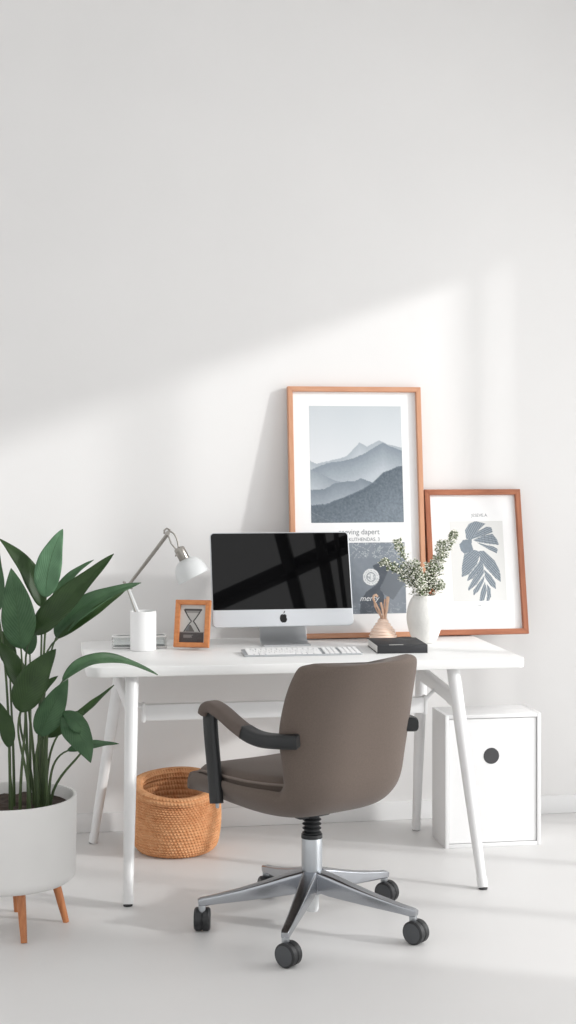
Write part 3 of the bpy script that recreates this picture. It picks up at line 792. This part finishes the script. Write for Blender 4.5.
obj('spring', MB().tube([a0 + (a1 - a0) * .04 + Vector((.006, 0, -.004)), a0 + (a1 - a0) * .5 + Vector((.007, 0, -.006)), a1 + Vector((.004, 0, -.010))], .0016, 8), M['nickel'], up_)
obj('top_joint', MB().tube([P(.449, 1.149, -.012), P(.449, 1.149, .012)], .0075, 18).tube([P(.436, 1.158, -.004), P(.446, 1.166, -.004), P(.458, 1.160, -.004)], .0032, 10).tube([P(.437, 1.160, -.004), P(.437, 1.146, -.004)], .003, 10), M['nickel'], lamp)
hd = MB()
for dy, off in ((-.008, 0), (.008, .004)):
    hd.tube([Vector(p) for p in catmull([P(.452, 1.156 + off, dy), P(.470, 1.148, dy), P(.482, 1.128, dy), P(.488, 1.100, dy), P(.490, 1.078, dy)], 4)], .0024, 8)
    hd.tube([P(.450, 1.146, dy), P(.462, 1.112, dy), P(.484, 1.084, dy)], .0024, 8)
obj('head_link', hd, M['nickel'], lamp)
axis = Vector((.45, -.12, -.89)).normalized()
q = axis.to_track_quat('Z', 'Y').to_matrix().to_4x4()
sock = P(.494, 1.086)
sm_ = Matrix.Translation(sock) @ q
sh_ = [(.012, -.012)] + [(.0185, -.009), (.0195, -.005), (.0195, .034), (.017, .040), (.008, .042)]
hp = obj('lamp_socket', MB().lathe(sh_, 32, mtx=sm_), M['nickel'], lamp)
dome = []
dome_out = [(.020, .036), (.034, .042), (.045, .052), (.0535, .068), (.0585, .088), (.0600, .108)]
dome_out = catmull(dome_out, 5)
dome_in = [(r - .0016, z + .0005) for r, z in reversed(dome_out)]
dome_in[-1] = (.017, .0385)
obj('lamp_shade', MB().lathe(dome_out + [(.0592, .1088)] + dome_in, 56, mtx=sm_), M['lamp_white'], lamp)
obj('bulb', MB().lathe([(.010, .036), (.012, .05), (.019, .062), (.022, .075), (.019, .088), (.010, .096), (.003, .098)], 24, mtx=sm_), M['bulb'], lamp)
obj('socket_screw', MB().tube([P(.481, 1.072, -.02), P(.481, 1.072, -.008)], .004, 12).tube([P(.477, 1.066, -.01), P(.485, 1.086, -.018)], .0028, 8), M['nickel'], hp)

# clear tray behind the lamp base
tr = thing('desk_tray', 'clear acrylic tray with rounded end behind the lamp base', 'desk tray', (.352, 5.440, DZ))
TW, TD, TH = .196, .075, .042
ol = rrect(TW, TD, (.034, .004, .004, .034), 10)
ob2 = rrect(TW - .010, TD - .010, (.030, .003, .003, .030), 10)
tm = MB().loft([[(p[0], p[1], .0) for p in ol], [(p[0], p[1], TH) for p in ol], [(p[0], p[1], TH) for p in ob2], [(p[0], p[1], .004) for p in ob2]])
obj('tray_wall', tm, M['acrylic'], tr)
rim = [(p[0], p[1], TH) for p in rrect(TW - .004, TD - .004, (.032, .004, .004, .032), 10)]; rim.append(rim[0])
obj('tray_rim', MB().tube(rim, .0028, 8), M['white'], tr)
low = [(p[0], p[1], .0035) for p in rrect(TW - .004, TD - .004, (.032, .004, .004, .032), 10)]; low.append(low[0])
obj('tray_base_rim', MB().tube(low, .0028, 8), M['white'], tr)
obj('end_clip', MB().box((TW / 2 - .003, 0, TH / 2), (.009, .05, TH - .012), .003), M['white'], tr)

# ------------------------------------------------------------------ woven basket
bkx, bky = .482, 5.395
bt = thing('woven_basket', 'round woven straw basket with a rolled rim under the desk', 'basket', (bkx, bky, 0))
bprof = catmull([(.112, .0), (.133, .006), (.149, .03), (.157, .08), (.159, .13), (.156, .175), (.1495, .205), (.145, .220)], 12)
def wob(a): return .026 * math.sin(a + .1) + .004 * math.sin(2 * a + 1)
def weave(rings_, seg, N, amp, inner=False):
    """coiled rows with slanted stitches as real relief"""
    out = []
    n = len(rings_)
    for i, (r, z) in enumerate(rings_):
        t = i / (n - 1); ring = []
        for j in range(seg):
            a = 2 * PI * j / seg
            row = t * N; fr = row - math.floor(row)
            ph = a * 40 + math.floor(row) * 1.25 + (fr - .5) * 1.3
            h = (math.sin(fr * PI)) ** .6 * (.25 + .75 * abs(math.sin(ph)) ** .7)
            q = r + amp * (h - .4) * (-1 if inner else 1)
            k = 1 + .010 * math.sin(3 * a + z * 9) + .006 * math.sin(5 * a + 2)
            ring.append(Vector((q * k * math.cos(a), q * k * math.sin(a), z + wob(a) * smooth(.1, .24, z))))
        out.append(ring)
    return out
def dens(prof_, n):
    L = [0]
    for a, b in zip(prof_, prof_[1:]): L.append(L[-1] + math.hypot(b[0] - a[0], b[1] - a[1]))
    out = []; k = 0
    for i in range(n):
        s_ = L[-1] * i / (n - 1)
        while k < len(L) - 2 and L[k + 1] < s_: k += 1
        f = (s_ - L[k]) / max(1e-9, L[k + 1] - L[k]); out.append((prof_[k][0] + (prof_[k + 1][0] - prof_[k][0]) * f, prof_[k][1] + (prof_[k + 1][1] - prof_[k][1]) * f))
    return out
body_o = weave(dens(bprof, 198), 480, 22, .0085)
body_i = weave(dens([(.134, .220), (.143, .18), (.145, .12), (.142, .07), (.135, .02), (.10, .012)], 91), 480, 15, .006, True)
obj('basket_body', MB().loft(body_o + body_i), M['straw'], bt, 80)
rp = []
for k in range(49):
    a = 2 * PI * k / 48 * .97 - 2.2
    rp.append((.1425 +   .019 * math.cos(a), .228 + .019 * math.sin(a)))
rimr = dens(rp, 57)
obj('rolled_rim', MB().loft(weave(rimr, 480, 7, .007) , False, False), M['straw'], bt, 80)
obj('leather_tab', MB().sweep([(-.150, -.03, .242), (-.162, -.035, .248), (-.166, -.036, .236)], .006, .0018), M['leather'], bt)

# ------------------------------------------------------------------ storage box
bx = thing('storage_box', 'white upright storage box with a round finger hole by the wall', 'storage box', (1.629, 5.335, 0))
XW, XD, XH = .362, .185, .484
th_ = .014
cs = MB()
cs.box((-XW / 2 + th_ / 2, 0, XH / 2), (th_, XD, XH), .0015).box((XW / 2 - th_ / 2, 0, XH / 2), (th_, XD, XH), .0015)
cs.box((0, 0, th_ / 2), (XW - 2 * th_, XD - .0005, th_), .0015).box((0, 0, XH - th_ / 2), (XW - 2 * th_, XD - .0005, th_), .0015)
cs.box((0, XD / 2 - .004, XH / 2), (XW - 2 * th_, .006, XH - 2 * th_))
obj('case', cs, M['box'], bx)
# front panel with a real round hole
hw, hz0, hz1 = XW / 2 - th_ - .0025, th_ + .0025, XH - th_ - .0025
hc = Vector((-.006, .331)); hr = .0295; ns = 64
def rect_hit(a):
    d = Vector((math.cos(a), math.sin(a))); t = 1e9
    if d.x > 1e-9: t = min(t, (hw - hc.x) / d.x)
    if d.x < -1e-9: t = min(t, (-hw - hc.x) / d.x)
    if d.y > 1e-9: t = min(t, (hz1 - hc.y) / d.y)
    if d.y < -1e-9: t = min(t, (hz0 - hc.y) / d.y)
    return hc + d * t
angs = sorted([2 * PI * k / ns for k in range(ns)] + [math.atan2(z - hc.y, x - hc.x) % (2 * PI) for x in (-hw, hw) for z in (hz0, hz1)])
inn = [(hc.x + hr * math.cos(a), hc.y + hr * math.sin(a)) for a in angs]; out_ = [tuple(rect_hit(a)) for a in angs]
yf, yb = -XD / 2 + .006, -XD / 2 + .016
R_ = lambda L_2, y: [(p[0], y, p[1]) for p in L_2]
dm = MB(); dm.loft([R_(inn, yb), R_(inn, yf), R_(out_, yf), R_(out_, yb), R_(inn, yb)], False, False)
bmesh.ops.remove_doubles(dm.bm, verts=dm.bm.verts, dist=1e-6)
obj('front_panel', dm, M['box_panel'], bx, 30)
obj('finger_hole_cup', MB().lathe([(hr - .0002, -.010), (hr - .0002, .006), (.003, .0062)], 48, mtx=Matrix.Translation((hc.x, yb - .001, hc.y)) @ Matrix.Rotation(-PI / 2, 4, 'X')), M['hole'], bx)

# ------------------------------------------------------------------ potted plant
PX, PY = -.095, 4.60
plant = thing('potted_plant', 'tall leafy green plant in a white cylinder planter on wooden legs', 'plant', (PX, PY, 0))
PR = .200
pp_ = [(.12, .140), (.165, .1405), (.186, .144), (.197, .154), (PR, .172), (PR + .002, .28), (PR + .003, .392), (PR + .001, .3965), (PR - .006, .3965), (PR - .008, .390), (PR - .009, .34), (.10, .335)]
obj('planter', MB().lathe(pp_, 96), M['pot'], plant, 50)
sb = MB()
srings = []
for i in range(14):
    r = .1895 * (1 - i / 13.5); srings.append([(r * math.cos(2 * PI * j / 60), r * math.sin(2 * PI * j / 60), .362 + .010 * noise.noise(Vector((r * math.cos(2 * PI * j / 60) * 30, r * math.sin(2 * PI * j / 60) * 30, 1)))) for j in range(60)])
sb.loft([[(p[0], p[1], .342) for p in srings[0]]] + srings)
obj('soil', sb, M['soil'], plant, 80)
for (lx, ly) in ((-.049, 4.434), (.076, 4.612), (-.074, 4.745), (-.262, 4.62)):
    f = Vector((lx - PX, ly - PY, 0)); t = f * .80
    obj('leg', MB().tube([Vector((t.x, t.y, .134)), t.lerp(f, .5) + Vector((0, 0, .067)), Vector((f.x, f.y, 0))], [.0135, .012, .0095], 20), M['leg_wood'], plant)
LEAVES = [
    ((-0.003, 4.6, 0.37), (0.015, 4.66, 0.989), (0.027, 4.66, 1.096), (0.067, 4.68, 1.2), 0.083, 10, 0.15, 'leaf_pale'),
    ((-0.009, 4.63, 0.37), (0.0, 4.7, 0.957), (-0.037, 4.7, 1.066), (-0.131, 4.7, 1.173), 0.065, -22, 0.2, 'leaf_dark'),
    ((-0.038, 4.54, 0.37), (-0.059, 4.52, 0.851), (-0.07, 4.5, 0.969), (-0.088, 4.5, 1.094), 0.102, -8, 0.15, 'leaf'),
    ((-0.092, 4.58, 0.37), (-0.129, 4.6, 0.954), (-0.138, 4.6, 1.051), (-0.129, 4.6, 1.157), 0.062, 10, 0.15, 'leaf'),
    ((-0.015, 4.56, 0.37), (-0.021, 4.56, 0.89), (0.077, 4.54, 0.993), (0.219, 4.56, 1.129), 0.083, 25, 0.3, 'leaf_dark'),
    ((0.009, 4.65, 0.37), (0.037, 4.72, 0.976), (0.087, 4.74, 1.043), (0.166, 4.78, 1.096), 0.031, 30, 0.2, 'leaf'),
    ((0.003, 4.58, 0.37), (0.045, 4.6, 0.872), (0.136, 4.6, 0.968), (0.308, 4.66, 1.031), 0.068, 28, 0.3, 'leaf'),
    ((-0.032, 4.5, 0.37), (-0.061, 4.48, 0.669), (-0.02, 4.46, 0.766), (0.044, 4.46, 0.856), 0.096, 12, 0.2, 'leaf_dark'),
    ((-0.081, 4.62, 0.37), (-0.094, 4.66, 0.775), (-0.106, 4.66, 0.846), (-0.142, 4.66, 0.899), 0.056, 15, 0.2, 'leaf_dark'),
    ((-0.062, 4.53, 0.37), (-0.056, 4.54, 0.725), (-0.086, 4.54, 0.804), (-0.133, 4.54, 0.877), 0.062, -25, 0.2, 'leaf_dark'),
    ((-0.086, 4.53, 0.37), (-0.094, 4.5, 0.56), (-0.102, 4.5, 0.637), (-0.132, 4.5, 0.704), 0.049, 20, 0.2, 'leaf_dark'),
    ((-0.009, 4.54, 0.37), (-0.003, 4.52, 0.589), (0.032, 4.5, 0.675), (0.08, 4.5, 0.761), 0.083, -10, 0.25, 'leaf'),
    ((-0.003, 4.57, 0.37), (0.012, 4.56, 0.578), (0.075, 4.58, 0.618), (0.13, 4.6, 0.644), 0.062, 35, 0.2, 'leaf_dark'),
    ((0.009, 4.57, 0.37), (0.063, 4.58, 0.74), (0.188, 4.68, 0.794), (0.368, 4.76, 0.728), 0.046, 45, 0.25, 'leaf'),
    ((0.015, 4.6, 0.37), (0.087, 4.6, 0.614), (0.149, 4.64, 0.655), (0.226, 4.7, 0.709), 0.028, 45, 0.2, 'leaf_dark'),
    ((0.018, 4.53, 0.37), (0.065, 4.5, 0.656), (0.114, 4.46, 0.6), (0.145, 4.42, 0.524), 0.083, -12, 0.3, 'leaf'),
    ((0.024, 4.56, 0.37), (0.078, 4.6, 0.526), (0.155, 4.62, 0.538), (0.239, 4.66, 0.531), 0.034, 45, 0.2, 'leaf'),
    ((0.009, 4.59, 0.37), (0.048, 4.58, 0.871), (0.162, 4.58, 0.951), (0.256, 4.62, 1.01), 0.031, 30, 0.2, 'leaf_dark'),
    ((0.027, 4.55, 0.37), (0.126, 4.46, 0.605), (0.1, 4.47, 0.643), (0.062, 4.5, 0.663), 0.052, 10, 0.25, 'leaf'),
    ((-0.021, 4.62, 0.37), (-0.039, 4.62, 0.682), (-0.003, 4.64, 0.708), (0.052, 4.66, 0.747), 0.043, 25, 0.2, 'leaf_dark'),
    ((-0.033, 4.66, 0.37), (-0.034, 4.72, 0.806), (-0.043, 4.74, 0.888), (-0.065, 4.76, 0.974), 0.062, 20, 0.2, 'leaf'),
]
VIEW = Vector((.0, -1.0, .12)).normalized()
def make_leaf(a, m_, b, W, roll, fold):
    # quadratic midrib through the three points
    ctl = m_ * 2 - (a + b) * .5
    nT, nS = 26, 8
    bm = bmesh.new(); uvl = bm.loops.layers.uv.new('leaf')
    grid = []; uvs = {}
    for i in range(nT + 1):
        t = i / nT
        p = a * (1 - t) ** 2 + ctl * 2 * t * (1 - t) + b * t * t
        d = ((ctl - a) * (1 - t) + (b - ctl) * t).normalized()
        s0 = d.cross(VIEW).normalized(); n0 = s0.cross(d).normalized()
        rr = rad(roll) * (.7 + .5 * t)
        s_ = s0 * math.cos(rr) + n0 * math.sin(rr); nn = s_.cross(d).normalized()
        wv = W * .5 * (math.sin(PI * min(1, t ** .82)) ** .75 * (1 - .28 * t)) * 1.12
        wv = max(wv, .0006)
        row = []
        for k in range(nS + 1):
            q = -1 + 2 * k / nS
            off = nn * (fold * wv * abs(q) ** 1.3 * 1.2 + .0025 * math.sin(t * 17 + q * 2) * abs(q) * (W / .08))
            vv = bm.verts.new(p + s_ * (q * wv) + off); row.append(vv); uvs[vv] = ((q + 1) / 2, t)
        grid.append(row)
    for i in range(nT):
        for k in range(nS):
            f = bm.faces.new((grid[i][k], grid[i][k + 1], grid[i + 1][k + 1], grid[i + 1][k]))
            for lp_ in f.loops: lp_[uvl].uv = uvs[lp_.vert]
    return bm
O = Vector((PX, PY, 0))
for (s0, a, m_, b, W, roll, fold, mk) in LEAVES:
    s0, a, m_, b = (Vector(x) - O for x in (s0, a, m_, b))
    s0.z = .358
    d0 = ((m_ * 2 - (a + b) * .5) - a).normalized()
    c1 = s0 + Vector((0, 0, (a.z - s0.z) * .55)); c2 = a - d0 * min(.10, (a - s0).length * .3)
    path = []
    for k in range(13):
        t = k / 12
        path.append(s0 * (1 - t) ** 3 + c1 * 3 * t * (1 - t) ** 2 + c2 * 3 * t * t * (1 - t) + (a + d0 * .004) * t ** 3)
    st = obj('stem', MB().tube(path, [.0048 - .0023 * k / 12 for k in range(13)], 10), M['stem'], plant)
    lo = obj('leaf', make_leaf(a, m_, b, W, roll, fold), M[mk], st, 80)
    md = lo.modifiers.new('thick', 'SOLIDIFY'); md.thickness = .0011
